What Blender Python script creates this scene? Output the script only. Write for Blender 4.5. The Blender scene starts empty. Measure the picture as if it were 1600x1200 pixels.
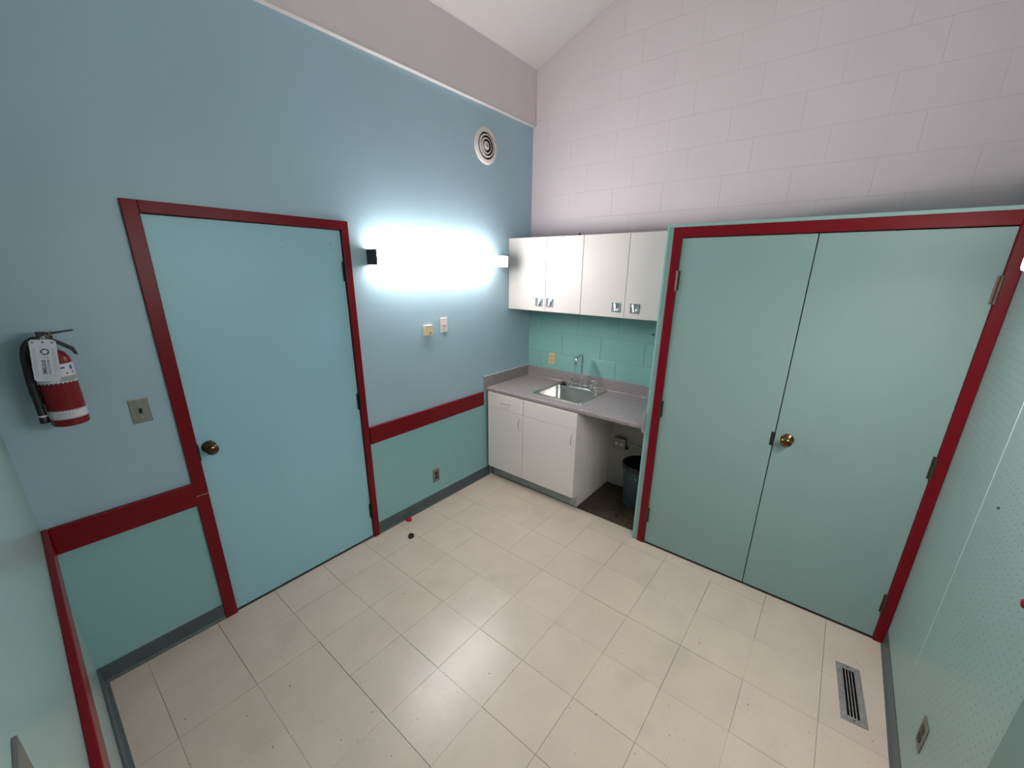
import bpy, bmesh, math, random
from mathutils import Vector, Matrix
random.seed(7)
scene = bpy.context.scene
C = scene.collection
PI = math.pi

# ------------------------------------------------------------------ camera
cam = bpy.data.cameras.new('camera')
cam_o = bpy.data.objects.new('camera', cam)
C.objects.link(cam_o)
right = Vector((0.62527876, -0.78031372, 0.0117033))
down = Vector((-0.22897609, -0.19777767, -0.9531285))
fwd = Vector((0.7460539, 0.59329123, -0.30233937))
m = Matrix((( right.x, -down.x, -fwd.x, -3.26636),
            ( right.y, -down.y, -fwd.y, -2.43757),
            ( right.z, -down.z, -fwd.z, 1.92723),
            (0, 0, 0, 1)))
cam_o.matrix_world = m
cam.sensor_width = 36.0
cam.lens = 631.53 * 36.0 / 1600.0
cam.shift_x = -5.38 / 1600.0
cam.shift_y = 22.52 / 1600.0
cam.clip_start = 0.01
scene.camera = cam_o

# ------------------------------------------------------------------ world, exposure, lamp levels
world = bpy.data.worlds.new('world')
scene.world = world
world.use_nodes = True
world.node_tree.nodes['Background'].inputs[0].default_value = (0.5, 0.5, 0.52, 1)
world.node_tree.nodes['Background'].inputs[1].default_value = 0.02
scene.view_settings.view_transform = 'Standard'
scene.view_settings.look = 'None'
scene.view_settings.gamma = 1.0
scene.view_settings.use_curve_mapping = False
scene.view_settings.exposure = 0.19
LAMP_STRENGTH_A = 60.0
LAMP_STRENGTH_C = 33.0
LAMP_COLOR = (1.0, 0.93, 0.91, 1)

# ------------------------------------------------------------------ materials
MATS = {}
def mat(name, col, rough=0.5, metal=0.0, var=0.0, vscale=4.0, bump=0.0, bscale=60.0, spec=0.5, coat=0.0, speck=None, objvar=0.0):
    if name in MATS: return MATS[name]
    mt = bpy.data.materials.new(name); mt.use_nodes = True
    nt = mt.node_tree; N = nt.nodes; L = nt.links
    b = N['Principled BSDF']
    b.inputs['Base Color'].default_value = (*col, 1)
    b.inputs['Roughness'].default_value = rough
    b.inputs['Metallic'].default_value = metal
    b.inputs['Specular IOR Level'].default_value = spec
    b.inputs['Coat Weight'].default_value = coat
    b.inputs['Coat Roughness'].default_value = 0.15
    geo = N.new('ShaderNodeNewGeometry')
    out = None
    if var > 0:
        nz = N.new('ShaderNodeTexNoise'); nz.inputs['Scale'].default_value = vscale; nz.inputs['Detail'].default_value = 5
        L.new(geo.outputs['Position'], nz.inputs['Vector'])
        mp = N.new('ShaderNodeMapRange'); mp.inputs[1].default_value = 0.3; mp.inputs[2].default_value = 0.7
        mp.inputs[3].default_value = 1 - var; mp.inputs[4].default_value = 1 + var
        L.new(nz.outputs['Fac'], mp.inputs[0])
        out = mp.outputs[0]
    if objvar > 0:
        oi = N.new('ShaderNodeObjectInfo')
        mp2 = N.new('ShaderNodeMapRange'); mp2.inputs[3].default_value = 1 - objvar; mp2.inputs[4].default_value = 1 + objvar
        L.new(oi.outputs['Random'], mp2.inputs[0])
        if out is not None:
            mm = N.new('ShaderNodeMath'); mm.operation = 'MULTIPLY'
            L.new(out, mm.inputs[0]); L.new(mp2.outputs[0], mm.inputs[1]); out = mm.outputs[0]
        else: out = mp2.outputs[0]
    colout = None
    if out is not None:
        vm = N.new('ShaderNodeVectorMath'); vm.operation = 'SCALE'
        vm.inputs[0].default_value = col
        L.new(out, vm.inputs['Scale']); colout = vm.outputs[0]
    if speck:
        for (sc, lo, hi, c2) in speck:
            n2 = N.new('ShaderNodeTexNoise'); n2.inputs['Scale'].default_value = sc; n2.inputs['Detail'].default_value = 2
            L.new(geo.outputs['Position'], n2.inputs['Vector'])
            mr = N.new('ShaderNodeMapRange'); mr.inputs[1].default_value = lo; mr.inputs[2].default_value = hi
            L.new(n2.outputs['Fac'], mr.inputs[0])
            mx = N.new('ShaderNodeMix'); mx.data_type = 'RGBA'
            L.new(mr.outputs[0], mx.inputs[0])
            if colout is not None: L.new(colout, mx.inputs[6])
            else: mx.inputs[6].default_value = (*col, 1)
            mx.inputs[7].default_value = (*c2, 1)
            colout = mx.outputs[2]
    if colout is not None: L.new(colout, b.inputs['Base Color'])
    if bump > 0:
        nb = N.new('ShaderNodeTexNoise'); nb.inputs['Scale'].default_value = bscale; nb.inputs['Detail'].default_value = 3
        L.new(geo.outputs['Position'], nb.inputs['Vector'])
        bp = N.new('ShaderNodeBump'); bp.inputs['Strength'].default_value = bump; bp.inputs['Distance'].default_value = 0.002
        L.new(nb.outputs['Fac'], bp.inputs['Height']); L.new(bp.outputs[0], b.inputs['Normal'])
    MATS[name] = mt
    return mt

def emit(name, col, strength):
    mt = bpy.data.materials.new(name); mt.use_nodes = True
    b = mt.node_tree.nodes['Principled BSDF']
    b.inputs['Base Color'].default_value = (0.8, 0.8, 0.8, 1)
    b.inputs['Emission Color'].default_value = col
    b.inputs['Emission Strength'].default_value = strength
    return mt

M_wains = mat('teal_wainscot_paint', (0.25, 0.465, 0.475), 0.40, var=0.03, vscale=1.5, bump=0.12, bscale=90)
M_wallA = mat('blue_teal_wall_paint', (0.335, 0.475, 0.56), 0.42, var=0.03, vscale=1.5, bump=0.12, bscale=90)
M_teal = mat('teal_enamel_paint', (0.27, 0.42, 0.395), 0.38, var=0.03, vscale=2.0, bump=0.08, bscale=70)
M_door = mat('door_enamel_bluer_light', (0.30, 0.54, 0.63), 0.42, var=0.03, vscale=1.2, bump=0.06, bscale=60)  # same enamel as the closet doors; bluer light painted into the colour
M_cdoor = mat('door_enamel_closet_light', (0.245, 0.36, 0.345), 0.45, var=0.03, vscale=1.2, bump=0.06, bscale=60)  # same enamel as the single door; the light's tint here painted in
M_blockteal = mat('teal_block_paint', (0.22, 0.44, 0.40), 0.35, var=0.03, bump=0.25, bscale=120)
M_white = mat('white_wall_paint', (0.70, 0.605, 0.64), 0.7, var=0.02, vscale=1.0, bump=0.2, bscale=120)
M_block = mat('white_block_paint', (0.68, 0.595, 0.625), 0.6, var=0.025, vscale=2.0, bump=0.45, bscale=90, objvar=0.004)
M_ceil = mat('white_ceiling_paint', (0.60, 0.56, 0.56), 0.8, var=0.01, bump=0.1)
M_red = mat('red_gloss_enamel', (0.165, 0.004, 0.010), 0.33, var=0.05, vscale=3, bump=0.08, bscale=40, spec=0.2)
M_base = mat('grey_vinyl_base', (0.068, 0.095, 0.102), 0.45, var=0.08, vscale=8)
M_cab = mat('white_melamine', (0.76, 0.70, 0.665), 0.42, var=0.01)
M_wcab = mat('white_melamine_dimmed', (0.60, 0.56, 0.535), 0.42, var=0.01)  # white melamine, darkened in colour to offset the near lamp's glare
M_cabin = mat('white_melamine_edge', (0.5, 0.48, 0.46), 0.5)
M_toe = mat('pale_toe_kick', (0.36, 0.40, 0.37), 0.5, var=0.1, vscale=12)
M_lam = mat('speckled_laminate', (0.27, 0.235, 0.24), 0.33, var=0.05, vscale=20, speck=[(170, 0.50, 0.62, (0.42, 0.38, 0.38)), (210, 0.54, 0.64, (0.10, 0.085, 0.09))])
M_steel = mat('brushed_stainless', (0.55, 0.53, 0.50), 0.24, metal=1.0, var=0.04, vscale=30)
M_chrome = mat('chrome', (0.75, 0.76, 0.78), 0.09, metal=1.0)
M_plate = mat('brushed_steel_plate', (0.27, 0.265, 0.25), 0.4, metal=0.9, var=0.05, vscale=40)
M_dull = mat('dull_grey_metal', (0.36, 0.34, 0.33), 0.5, metal=0.6, var=0.15, vscale=40)
M_bronze = mat('dark_bronze', (0.10, 0.065, 0.035), 0.2, metal=0.9, var=0.2, vscale=30)
M_hinge = mat('worn_bronze_hinge', (0.09, 0.06, 0.045), 0.4, metal=0.7, var=0.3, vscale=60)
M_black = mat('black_plastic', (0.012, 0.012, 0.014), 0.4)
M_void = mat('dark_gap', (0.006, 0.006, 0.006), 0.9)
M_cream = mat('cream_plastic', (0.62, 0.53, 0.36), 0.4)
M_ivory = mat('white_plastic', (0.68, 0.62, 0.58), 0.4)
M_almond = mat('almond_plastic', (0.62, 0.47, 0.27), 0.4)
M_extred = mat('extinguisher_red', (0.17, 0.005, 0.010), 0.3, spec=.4)
M_label = mat('white_label', (0.55, 0.56, 0.60), 0.5)
M_labelgrey = mat('grey_label', (0.28, 0.28, 0.27), 0.5)
M_ink = mat('black_ink', (0.03, 0.03, 0.04), 0.6)
M_ink2 = mat('grey_ink', (0.25, 0.26, 0.30), 0.6)
M_blue = mat('blue_ink', (0.03, 0.06, 0.25), 0.6)
M_can = mat('slate_plastic', (0.045, 0.065, 0.08), 0.5, var=0.1, vscale=20, speck=[(14, 0.68, 0.70, (0.35, 0.35, 0.36))])
M_bag = mat('black_bin_bag', (0.008, 0.008, 0.009), 0.35, bump=0.8, bscale=30)
M_grout = mat('floor_joint', (0.10, 0.085, 0.07), 0.9)
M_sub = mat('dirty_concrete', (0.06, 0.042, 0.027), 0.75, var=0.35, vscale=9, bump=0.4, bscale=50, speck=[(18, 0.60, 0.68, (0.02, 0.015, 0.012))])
M_lowblock = mat('greyer_white_block_paint', (0.42, 0.39, 0.37), 0.6, var=0.08, vscale=6, bump=0.4, bscale=90)  # greyer white for the block rows below the teal ones
M_tmortar = mat('teal_mortar', (0.20, 0.40, 0.36), 0.6)
M_mortar = mat('painted_mortar', (0.52, 0.475, 0.50), 0.8)
M_tile = mat('cream_vinyl_tile', (0.57, 0.488, 0.41), 0.29, var=0.045, vscale=5, bump=0.30, bscale=28, objvar=0.02,
             speck=[(90, 0.66, 0.74, (0.40, 0.345, 0.29)), (3.2, 0.60, 0.85, (0.46, 0.40, 0.33)), (55, 0.745, 0.76, (0.10, 0.08, 0.06))])
M_lensA = emit('glowing_lamp_lens', LAMP_COLOR, LAMP_STRENGTH_A)
M_lensS = emit('lamp_lens_rim', LAMP_COLOR, 35.0)
M_lensE = emit('lens_past_the_tube', LAMP_COLOR, 5.0)
M_lensC = emit('dimmer_glowing_lamp_lens', LAMP_COLOR, LAMP_STRENGTH_C)
M_void.node_tree.nodes['Principled BSDF'].inputs['Specular IOR Level'].default_value = 0

def vinyl():
    mt = bpy.data.materials.new('embossed_teal_vinyl'); mt.use_nodes = True
    nt = mt.node_tree; N = nt.nodes; L = nt.links; b = N['Principled BSDF']
    b.inputs['Roughness'].default_value = 0.38
    geo = N.new('ShaderNodeNewGeometry')
    sep = N.new('ShaderNodeSeparateXYZ'); L.new(geo.outputs['Position'], sep.inputs[0])
    def math_(op, a, bb=None):
        n = N.new('ShaderNodeMath'); n.operation = op
        for i, v in enumerate((a, bb)):
            if v is None: continue
            if isinstance(v, (int, float)): n.inputs[i].default_value = v
            else: L.new(v, n.inputs[i])
        return n.outputs[0]
    S = 0.030
    u = math_('DIVIDE', sep.outputs[0], S); v = math_('DIVIDE', sep.outputs[2], S)
    row = math_('FLOOR', v)
    u2 = math_('ADD', u, math_('MULTIPLY', row, 0.5))
    fu = math_('SUBTRACT', math_('FRACT', u2), 0.5); fv = math_('SUBTRACT', math_('FRACT', v), 0.5)
    d = math_('SQRT', math_('ADD', math_('MULTIPLY', fu, fu), math_('MULTIPLY', math_('MULTIPLY', fv, fv), 2.2)))
    mr = N.new('ShaderNodeMapRange'); mr.inputs[1].default_value = 0.10; mr.inputs[2].default_value = 0.20
    mr.inputs[3].default_value = 1; mr.inputs[4].default_value = 0
    L.new(d, mr.inputs[0])
    mx = N.new('ShaderNodeMix'); mx.data_type = 'RGBA'
    L.new(mr.outputs[0], mx.inputs[0])
    mx.inputs[6].default_value = (0.29, 0.41, 0.385, 1); mx.inputs[7].default_value = (0.19, 0.31, 0.31, 1)
    L.new(mx.outputs[2], b.inputs['Base Color'])
    bp = N.new('ShaderNodeBump'); bp.inputs['Strength'].default_value = 0.7; bp.inputs['Distance'].default_value = 0.0015
    L.new(mr.outputs[0], bp.inputs['Height']); bp.invert = True
    L.new(bp.outputs[0], b.inputs['Normal'])
    return mt
M_vinyl = vinyl()

# ------------------------------------------------------------------ helpers
def tag(o, label=None, cat=None, group=None, kind=None):
    if label: o['label'] = label
    if cat: o['category'] = cat
    if group: o['group'] = group
    if kind: o['kind'] = kind
    return o
def thing(name, label, cat, loc=(0, 0, 0), rotz=0.0, group=None, kind=None):
    o = bpy.data.objects.new(name, None); C.objects.link(o)
    o.empty_display_size = 0.05
    o.location = loc; o.rotation_euler = (0, 0, rotz)
    return tag(o, label, cat, group, kind)
def obj(name, bm, mt, parent=None, world=False, smooth=False, label=None):
    """world=True: the bmesh is in world coordinates and the parent an unrotated Empty."""
    if world and parent is not None:
        bmesh.ops.translate(bm, verts=bm.verts, vec=-Vector(parent.location))
    bmesh.ops.recalc_face_normals(bm, faces=bm.faces)
    me = bpy.data.meshes.new(name)
    bm.to_mesh(me); bm.free()
    if smooth:
        me.polygons.foreach_set('use_smooth', [True] * len(me.polygons))
        try: me.set_sharp_from_angle(angle=math.radians(40))
        except Exception: pass
    me.materials.append(mt)
    o = bpy.data.objects.new(name, me); C.objects.link(o)
    if parent is not None: o.parent = parent
    if label: o['label'] = label
    return o
def B(): return bmesh.new()
def box(bm, x0, x1, y0, y1, z0, z1, bev=0.0, seg=2):
    vs = [bm.verts.new((x, y, z)) for x in (x0, x1) for y in (y0, y1) for z in (z0, z1)]
    fs = []
    for f in ((0, 1, 3, 2), (4, 6, 7, 5), (0, 4, 5, 1), (2, 3, 7, 6), (0, 2, 6, 4), (1, 5, 7, 3)):
        fs.append(bm.faces.new([vs[i] for i in f]))
    if bev > 0:
        es = list({e for f in fs for e in f.edges})
        bmesh.ops.bevel(bm, geom=es, offset=bev, segments=seg, affect='EDGES', profile=0.6, clamp_overlap=True)
    return bm
def prism(bm, pts, axis, a, b):
    """pts: polygon in the two other axes (order x,y,z without axis); extruded from a to b."""
    def v(p, t):
        l = list(p); l.insert('xyz'.index(axis), t); return bm.verts.new(l)
    A = [v(p, a) for p in pts]; Bv = [v(p, b) for p in pts]
    n = len(pts)
    bm.faces.new(A); bm.faces.new(Bv[::-1])
    for i in range(n): bm.faces.new((A[i], A[(i + 1) % n], Bv[(i + 1) % n], Bv[i]))
    return bm
def lathe(bm, prof, center=(0, 0, 0), axis='z', n=24, caps=True):
    c = Vector(center)
    rings = []
    for r, h in prof:
        ring = []
        for i in range(n):
            t = 2 * PI * i / n
            a, b = r * math.cos(t), r * math.sin(t)
            p = {'z': (a, b, h), 'y': (a, h, b), 'x': (h, a, b)}[axis]
            ring.append(bm.verts.new(c + Vector(p)))
        rings.append(ring)
    for k in range(len(rings) - 1):
        for i in range(n):
            j = (i + 1) % n
            bm.faces.new((rings[k][i], rings[k][j], rings[k + 1][j], rings[k + 1][i]))
    if caps:
        if prof[0][0] > 1e-6: bm.faces.new(rings[0][::-1])
        if prof[-1][0] > 1e-6: bm.faces.new(rings[-1])
    bmesh.ops.remove_doubles(bm, verts=bm.verts, dist=1e-6)
    return bm
def smooth_path(pts, sub=6):
    pts = [Vector(p) for p in pts]
    out = []
    for i in range(len(pts) - 1):
        p0 = pts[max(i - 1, 0)]; p1 = pts[i]; p2 = pts[i + 1]; p3 = pts[min(i + 2, len(pts) - 1)]
        for s in range(sub):
            t = s / sub
            out.append(0.5 * ((2 * p1) + (p2 - p0) * t + (2 * p0 - 5 * p1 + 4 * p2 - p3) * t * t + (3 * p1 - p0 - 3 * p2 + p3) * t ** 3))
    out.append(pts[-1])
    return out
def tube(bm, pts, r, n=12, smooth=True, sub=6):
    ps = smooth_path(pts, sub) if smooth else [Vector(p) for p in pts]
    rs = r if isinstance(r, (list, tuple)) else None
    rings = []
    up = Vector((0.13, 0.27, 0.95)).normalized()
    for i, p in enumerate(ps):
        d = (ps[min(i + 1, len(ps) - 1)] - ps[max(i - 1, 0)]).normalized()
        if i == 0:
            a = d.orthogonal().normalized()
        else:
            a = (a - d * a.dot(d)).normalized()
        b = d.cross(a)
        rr = r if rs is None else rs[0] + (rs[-1] - rs[0]) * i / (len(ps) - 1)
        rings.append([bm.verts.new(p + a * rr * math.cos(2 * PI * k / n) + b * rr * math.sin(2 * PI * k / n)) for k in range(n)])
    for i in range(len(rings) - 1):
        for k in range(n):
            j = (k + 1) % n
            bm.faces.new((rings[i][k], rings[i][j], rings[i + 1][j], rings[i + 1][k]))
    bm.faces.new(rings[0][::-1]); bm.faces.new(rings[-1])
    return bm
def text_mesh(name, body, size, mt, mtx, parent, extrude=0.0003, bold=0.0):
    cu = bpy.data.curves.new(name, 'FONT'); cu.body = body; cu.size = size; cu.extrude = extrude; cu.offset = bold
    cu.align_x = 'CENTER'; cu.align_y = 'CENTER'; cu.resolution_u = 2
    tmp = bpy.data.objects.new(name + '_src', cu); C.objects.link(tmp)
    bpy.context.view_layer.update()
    me = bpy.data.meshes.new_from_object(tmp.evaluated_get(bpy.context.evaluated_depsgraph_get()))
    bpy.data.objects.remove(tmp); bpy.data.curves.remove(cu)
    me.transform(mtx); me.materials.clear(); me.materials.append(mt)
    o = bpy.data.objects.new(name, me); C.objects.link(o); o.parent = parent
    return o

# ------------------------------------------------------------------ room dimensions (metres)
# x = 0: block wall, y = 0: wall with the single door; the room lies at x < 0, y < 0
XD, YC = -3.375, -2.962
ZA = 3.112                     # top of the blue wall, under the beam
def zceil(y): return 3.5275 + 0.378 * (-0.03 - y)
CX, CY0 = -0.653, -1.513       # closet front plane and closet left side
CT = 2.1966                    # closet top
D1L, D1R, D1T = -2.8021, -1.8949, 2.1431
XTOE = -0.572

# ------------------------------------------------------------------ floor
fl = thing('floor', 'cream vinyl tile floor with thin dark joints', 'floor', kind='structure')
bm = B()
box(bm, XD - .1, .1, YC - .1, .1, -.12, -.0032)
obj('floor_slab', bm, M_grout, fl)
bm = B()
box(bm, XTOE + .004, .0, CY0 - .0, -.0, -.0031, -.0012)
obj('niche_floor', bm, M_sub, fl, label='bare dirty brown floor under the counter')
T = 0.3048
TX, TY = -1.0761, -0.8799
def clip_rect(a, b):
    x0, x1, y0, y1 = max(a[0], b[0]), min(a[1], b[1]), max(a[2], b[2]), min(a[3], b[3])
    return (x0, x1, y0, y1) if x1 - x0 > .006 and y1 - y0 > .006 else None
zoneA = (XD, XTOE - .007, CY0, 0); zoneB = (XD, CX - .004, YC, CY0)
for i in range(-2, 9):
    for j in range(-4, 8):
        r = (TX - (i + 1) * T, TX - i * T, TY - (j + 1) * T, TY - j * T)
        if r[1] <= CX - .003:
            rr = [clip_rect(r, (XD, XTOE, YC, 0))]
        else:
            rr = [clip_rect(r, zoneA), clip_rect(r, zoneB)]
        rr = [q for q in rr if q]
        if not rr: continue
        bm = B()
        g = [random.choice((.00015, .0003, .0005, .0008, .0011)) for _ in range(4)]
        zt = random.uniform(-.0003, .0002)
        for (x0, x1, y0, y1) in rr:
            x0 += g[0]; x1 -= g[1]; y0 += g[2]; y1 -= g[3]
            c = .0007
            v1 = [bm.verts.new(p) for p in ((x0, y0, -.0031), (x1, y0, -.0031), (x1, y1, -.0031), (x0, y1, -.0031))]
            v2 = [bm.verts.new(p) for p in ((x0, y0, zt - .0006), (x1, y0, zt - .0006), (x1, y1, zt - .0006), (x0, y1, zt - .0006))]
            v3 = [bm.verts.new(p) for p in ((x0 + c, y0 + c, zt), (x1 - c, y0 + c, zt), (x1 - c, y1 - c, zt), (x0 + c, y1 - c, zt))]
            for k in range(4):
                l = (k + 1) % 4
                bm.faces.new((v1[k], v1[l], v2[l], v2[k])); bm.faces.new((v2[k], v2[l], v3[l], v3[k]))
            bm.faces.new(v3)
        me_o = obj('tile', bm, M_tile, fl)

# ------------------------------------------------------------------ walls
# wall_left: the blue wall with the single door (y = 0)
WL = thing('wall_left', 'blue painted wall with the single door, beside the long glowing lamp', 'wall', kind='structure')
bm = B()
ext = .10
box(bm, XD - ext, D1L - .004, 0, ext, .80, ZA)
box(bm, D1R + .004, .12, 0, ext, .80, ZA)
box(bm, D1L - .004, D1R + .004, 0, ext, D1T + .004, ZA)
obj('wall_surface', bm, M_wallA, WL)
bm = B()
box(bm, XD - ext, D1L - .004, 0, ext, .0, .80)
box(bm, D1R + .004, .12, 0, ext, .0, .80)
obj('lower_wall_surface', bm, M_wains, WL, label='greener paint below the red rail')
bm = B(); box(bm, D1L - .2, D1R + .2, ext + .005, ext + .02, 0, 2.4)
obj('wall_void', bm, M_void, WL)
# beam above
BM = thing('trim_1', 'white beam face along the top of the blue wall', 'beam', kind='structure')
bm = B(); box(bm, XD - ext, .0, -.026, ext, ZA + .018, 3.75); obj('beam_face', bm, M_white, BM)
bm = B(); box(bm, XD - ext, .0, -.036, ext, ZA, ZA + .018); obj('beam_lip', bm, M_ceil, BM, label='thin white lip under the beam')
# ceiling, sloping up away from the blue wall
bm = B()
prism(bm, [(.1, zceil(.1)), (YC - .1, zceil(YC - .1)), (YC - .1, zceil(YC - .1) + .1), (.1, zceil(.1) + .1)], 'x', XD - .1, .12)
tag(obj('ceiling', bm, M_ceil), 'white sloping ceiling rising from the beam', 'ceiling', kind='structure')

# wall_back: painted concrete blocks (x = 0)
WB = thing('wall_back', 'painted concrete block wall, white above and teal behind the sink', 'wall', kind='structure')
bm = B()
prism(bm, [(ext, 0), (YC - ext, 0), (YC - ext, zceil(YC - ext)), (ext, zceil(ext))], 'x', .004, .12)
obj('core', bm, M_mortar, WB)
bm = B()
prism(bm, [(-.0002, 1.76), (YC - .099, 1.76), (YC - .099, zceil(YC - .099)), (-.0002, zceil(-.0002))], 'x', .0010, .010)
obj('mortar', bm, M_mortar, WB)
bm = B(); box(bm, .0010, .010, CY0, -.0005, 0, .965); obj('mortar', bm, M_mortar, WB)
bm = B(); box(bm, .0034, .010, CY0, -.0005, 0.965, 1.76); obj('mortar', bm, M_tmortar, WB)
def clip_top(poly):
    out = []
    n = len(poly)
    for i in range(n):
        p, q = poly[i], poly[(i + 1) % n]
        fp, fq = zceil(p[0]) - .001 - p[1], zceil(q[0]) - .001 - q[1]
        if fp >= 0: out.append(p)
        if (fp >= 0) != (fq >= 0):
            t = fp / (fp - fq); out.append((p[0] + (q[0] - p[0]) * t, p[1] + (q[1] - p[1]) * t))
    return out
ROW = 0.1985
for n_ in range(-6, 18):
    z0 = 1.1665 + n_ * ROW; z1 = z0 + ROW
    z0 = max(z0, 0.0)
    if z1 < .02: continue
    off = -.002 if n_ % 2 == 0 else .155
    for k in range(-1, 10):
        y1 = -(off + .4025 * (k - 1 if n_ % 2 == 0 else k - 1)); y0 = y1 - .4025
        y1 = min(y1, -.001); y0 = max(y0, YC - .095 if z1 > CT + .1 else YC + .001)
        if y1 - y0 < .02: continue
        if z1 < CT and y1 < CY0: continue          # inside the closet, out of sight
        teal = 0.8 < z0 < 1.6
        g = .0014 if teal else .0005
        poly = clip_top([(y0 + g, z0 + g), (y1 - g, z0 + g), (y1 - g, z1 - g), (y0 + g, z1 - g)])
        if len(poly) < 3: continue
        ys = [p[0] for p in poly]; zs = [p[1] for p in poly]
        if max(zs) - min(zs) < .01: continue
        cy, cz = (min(ys) + max(ys)) / 2, (min(zs) + max(zs)) / 2
        hy, hz = (max(ys) - min(ys)) / 2, (max(zs) - min(zs)) / 2
        c = .0025 if teal else .0010
        fx = random.uniform(-.0001, .0002)
        inner = [(cy + (p[0] - cy) * (1 - c / hy), cz + (p[1] - cz) * (1 - c / hz)) for p in poly]
        bm = B()
        a = [bm.verts.new((.012, *p)) for p in poly]; b = [bm.verts.new((.0011 if teal else .0006, *p)) for p in poly]
        d = [bm.verts.new((fx - .0002, *p)) for p in inner]
        m_ = len(poly)
        for q in range(m_):
            l = (q + 1) % m_
            bm.faces.new((a[q], a[l], b[l], b[q])); bm.faces.new((b[q], b[l], d[l], d[q]))
        bm.faces.new(d)
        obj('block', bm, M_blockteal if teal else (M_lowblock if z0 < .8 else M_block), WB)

# wall_right: embossed vinyl wall (y = YC)
WR = thing('wall_right', 'teal wall with embossed dots, meeting the closet', 'wall', kind='structure')
bm = B(); box(bm, XD - ext, CX + .05, YC - ext, YC, 0, zceil(YC) + .0); box(bm, CX + .05, .12, YC - ext, YC, 0, CT - .004); box(bm, CX + .05, .12, YC - .16, YC - .096, CT - .004, zceil(YC) + .04)
obj('wall_surface', bm, M_vinyl, WR)
bm = B(); box(bm, -1.214, -1.210, YC, YC + .0012, .1, 2.9); obj('vinyl_seam', bm, mat('pale_seam', (.42, .55, .53), .4), WR)
bm = B(); box(bm, XD, -1.94, YC, YC + .004, .095, 3.0, .001, 1); obj('smooth_wall_area', bm, mat('darker_smooth_teal', (.17, .26, .24), .5, var=.03), WR, label='smooth darker teal area without dots')  # thin slab giving a darker teal area without dots
bm = B(); lathe(bm, [(.0, 0), (.004, 0), (.0045, .002), (.002, .006), (0, .007)], (-1.363, YC, 1.2), 'y', 10); obj('nail_head', bm, M_ink, WR)
# wall_front: beside the camera (x = XD)
bm = B(); box(bm, XD - ext, XD, YC - ext, ext, 0, 4.75)
tag(obj('wall_front', bm, mat('near_teal_wall', (.27, .39, .38), .30, var=.02, bump=.05, bscale=80)), 'teal wall with the red rail running past the viewer', 'wall', kind='structure')

# baseboards
def base(name, label, pts, a, b, axis):
    bm = B(); prism(bm, pts, axis, a, b)
    return tag(obj(name, bm, M_base), label, 'baseboard', kind='structure')
BH = .0945
def prof(s):   # (offset from the wall, z); s = direction into the room
    return [(0, .0), (s * .012, .0), (s * .010, .006), (s * .005, .014), (s * .0035, BH - .003), (s * .002, BH), (0, BH)]
base('baseboard_left', 'grey vinyl baseboard between the fire extinguisher corner and the red door frame', prof(-1), XD, -2.862, 'x')
base('baseboard_left', 'grey vinyl baseboard between the red door frame and the sink cabinets', prof(-1), -1.851, -.60, 'x')
bm = B(); prism(bm, [(XD + p[0] * 1.9 + (.003 if p[0] else 0), p[1]) for p in prof(1)], 'y', YC, -.012)
tag(obj('baseboard_front', bm, M_base), 'grey vinyl baseboard under the red rail beside the viewer', 'baseboard', kind='structure')
bm = B(); prism(bm, [(YC + p[0], p[1]) for p in prof(1)], 'x', XD, CX - .012)
tag(obj('baseboard_right', bm, M_base), 'grey vinyl baseboard along the dotted wall', 'baseboard', kind='structure')

# red chair rails
RT, RB = .868, .7431
def rail(name, label, x0, x1, y0, y1):
    bm = B(); box(bm, x0, x1, y0, y1, RB, RT, .004, 2)
    return tag(obj(name, bm, M_red), label, 'rail', kind='structure')
rail('trim_2', 'red wooden chair rail left of the single door', XD + .0205, D1L - .0555, -.022, -.0)
rail('trim_3', 'red wooden chair rail between the single door and the countertop', -1.8505, -.688, -.022, -.0)
rail('trim_4', 'red wooden chair rail on the wall beside the viewer', XD, XD + .02, YC, -.0)

# ------------------------------------------------------------------ doors
def hinge(parent, side_x, z, out, mt=M_hinge):
    """local door frame: x across, y = 0 face, -y out; knuckle stands proud of the face"""
    bm = B()
    lathe(bm, [(.0, z - .059), (.0065, z - .058), (.0065, z + .058), (.0, z + .060)], (side_x, -.009, 0), 'z', 10)
    for zz in (z - .03, z, z + .03):
        lathe(bm, [(.0074, zz - .0015), (.0074, zz + .0015)], (side_x, -.009, 0), 'z', 10)
    box(bm, side_x - .014, side_x + .014, -.0035, .001, z - .057, z + .057, .0008, 1)
    return obj('hinge', bm, mt, parent)
def knob(parent, x, z, mt=M_bronze):
    bm = B()
    lathe(bm, [(0, .001), (.033, .001), (.033, -.002), (.030, -.006), (.017, -.010), (.012, -.014), (.011, -.030), (.016, -.036), (.0245, -.042),
               (.0285, -.050), (.0285, -.058), (.025, -.066), (.017, -.071), (.007, -.0725), (.0065, -.071), (0, -.071)], (x, 0, z), 'y', 28)
    return obj('door_knob', bm, mt, parent, smooth=True)

# door_1: single door (face local = world)
d1 = thing('door_1', 'teal single door in a red frame with a dark round knob', 'door', (0, 0, 0), kind='structure')
bm = B(); box(bm, D1L + .0025, D1R - .0025, .004, .045, .011, D1T - .003, .0015, 1)
leaf = obj('door_leaf', bm, M_door, d1)
def lleaf(name, bm, mt, parent=leaf, **k): return obj(name, bm, mt, parent, **k)
kn = knob(leaf, -2.752, 1.034); kn.location.y = .004
for z in (1.908, 1.072, .228):
    h = hinge(leaf, D1R - .001, z, 1, mat('black_hinge', (.02, .018, .017), .4, metal=.5)); h.location.y = -.002
for x in (-2.235, -1.963):
    for z in (2.063, 2.034):
        bm = B(); lathe(bm, [(0, .0045), (.005, .0035), (.004, .0015), (0, .0005)], (x, 0, z), 'y', 10); obj('screw_plug', bm, M_door, leaf)
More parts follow.
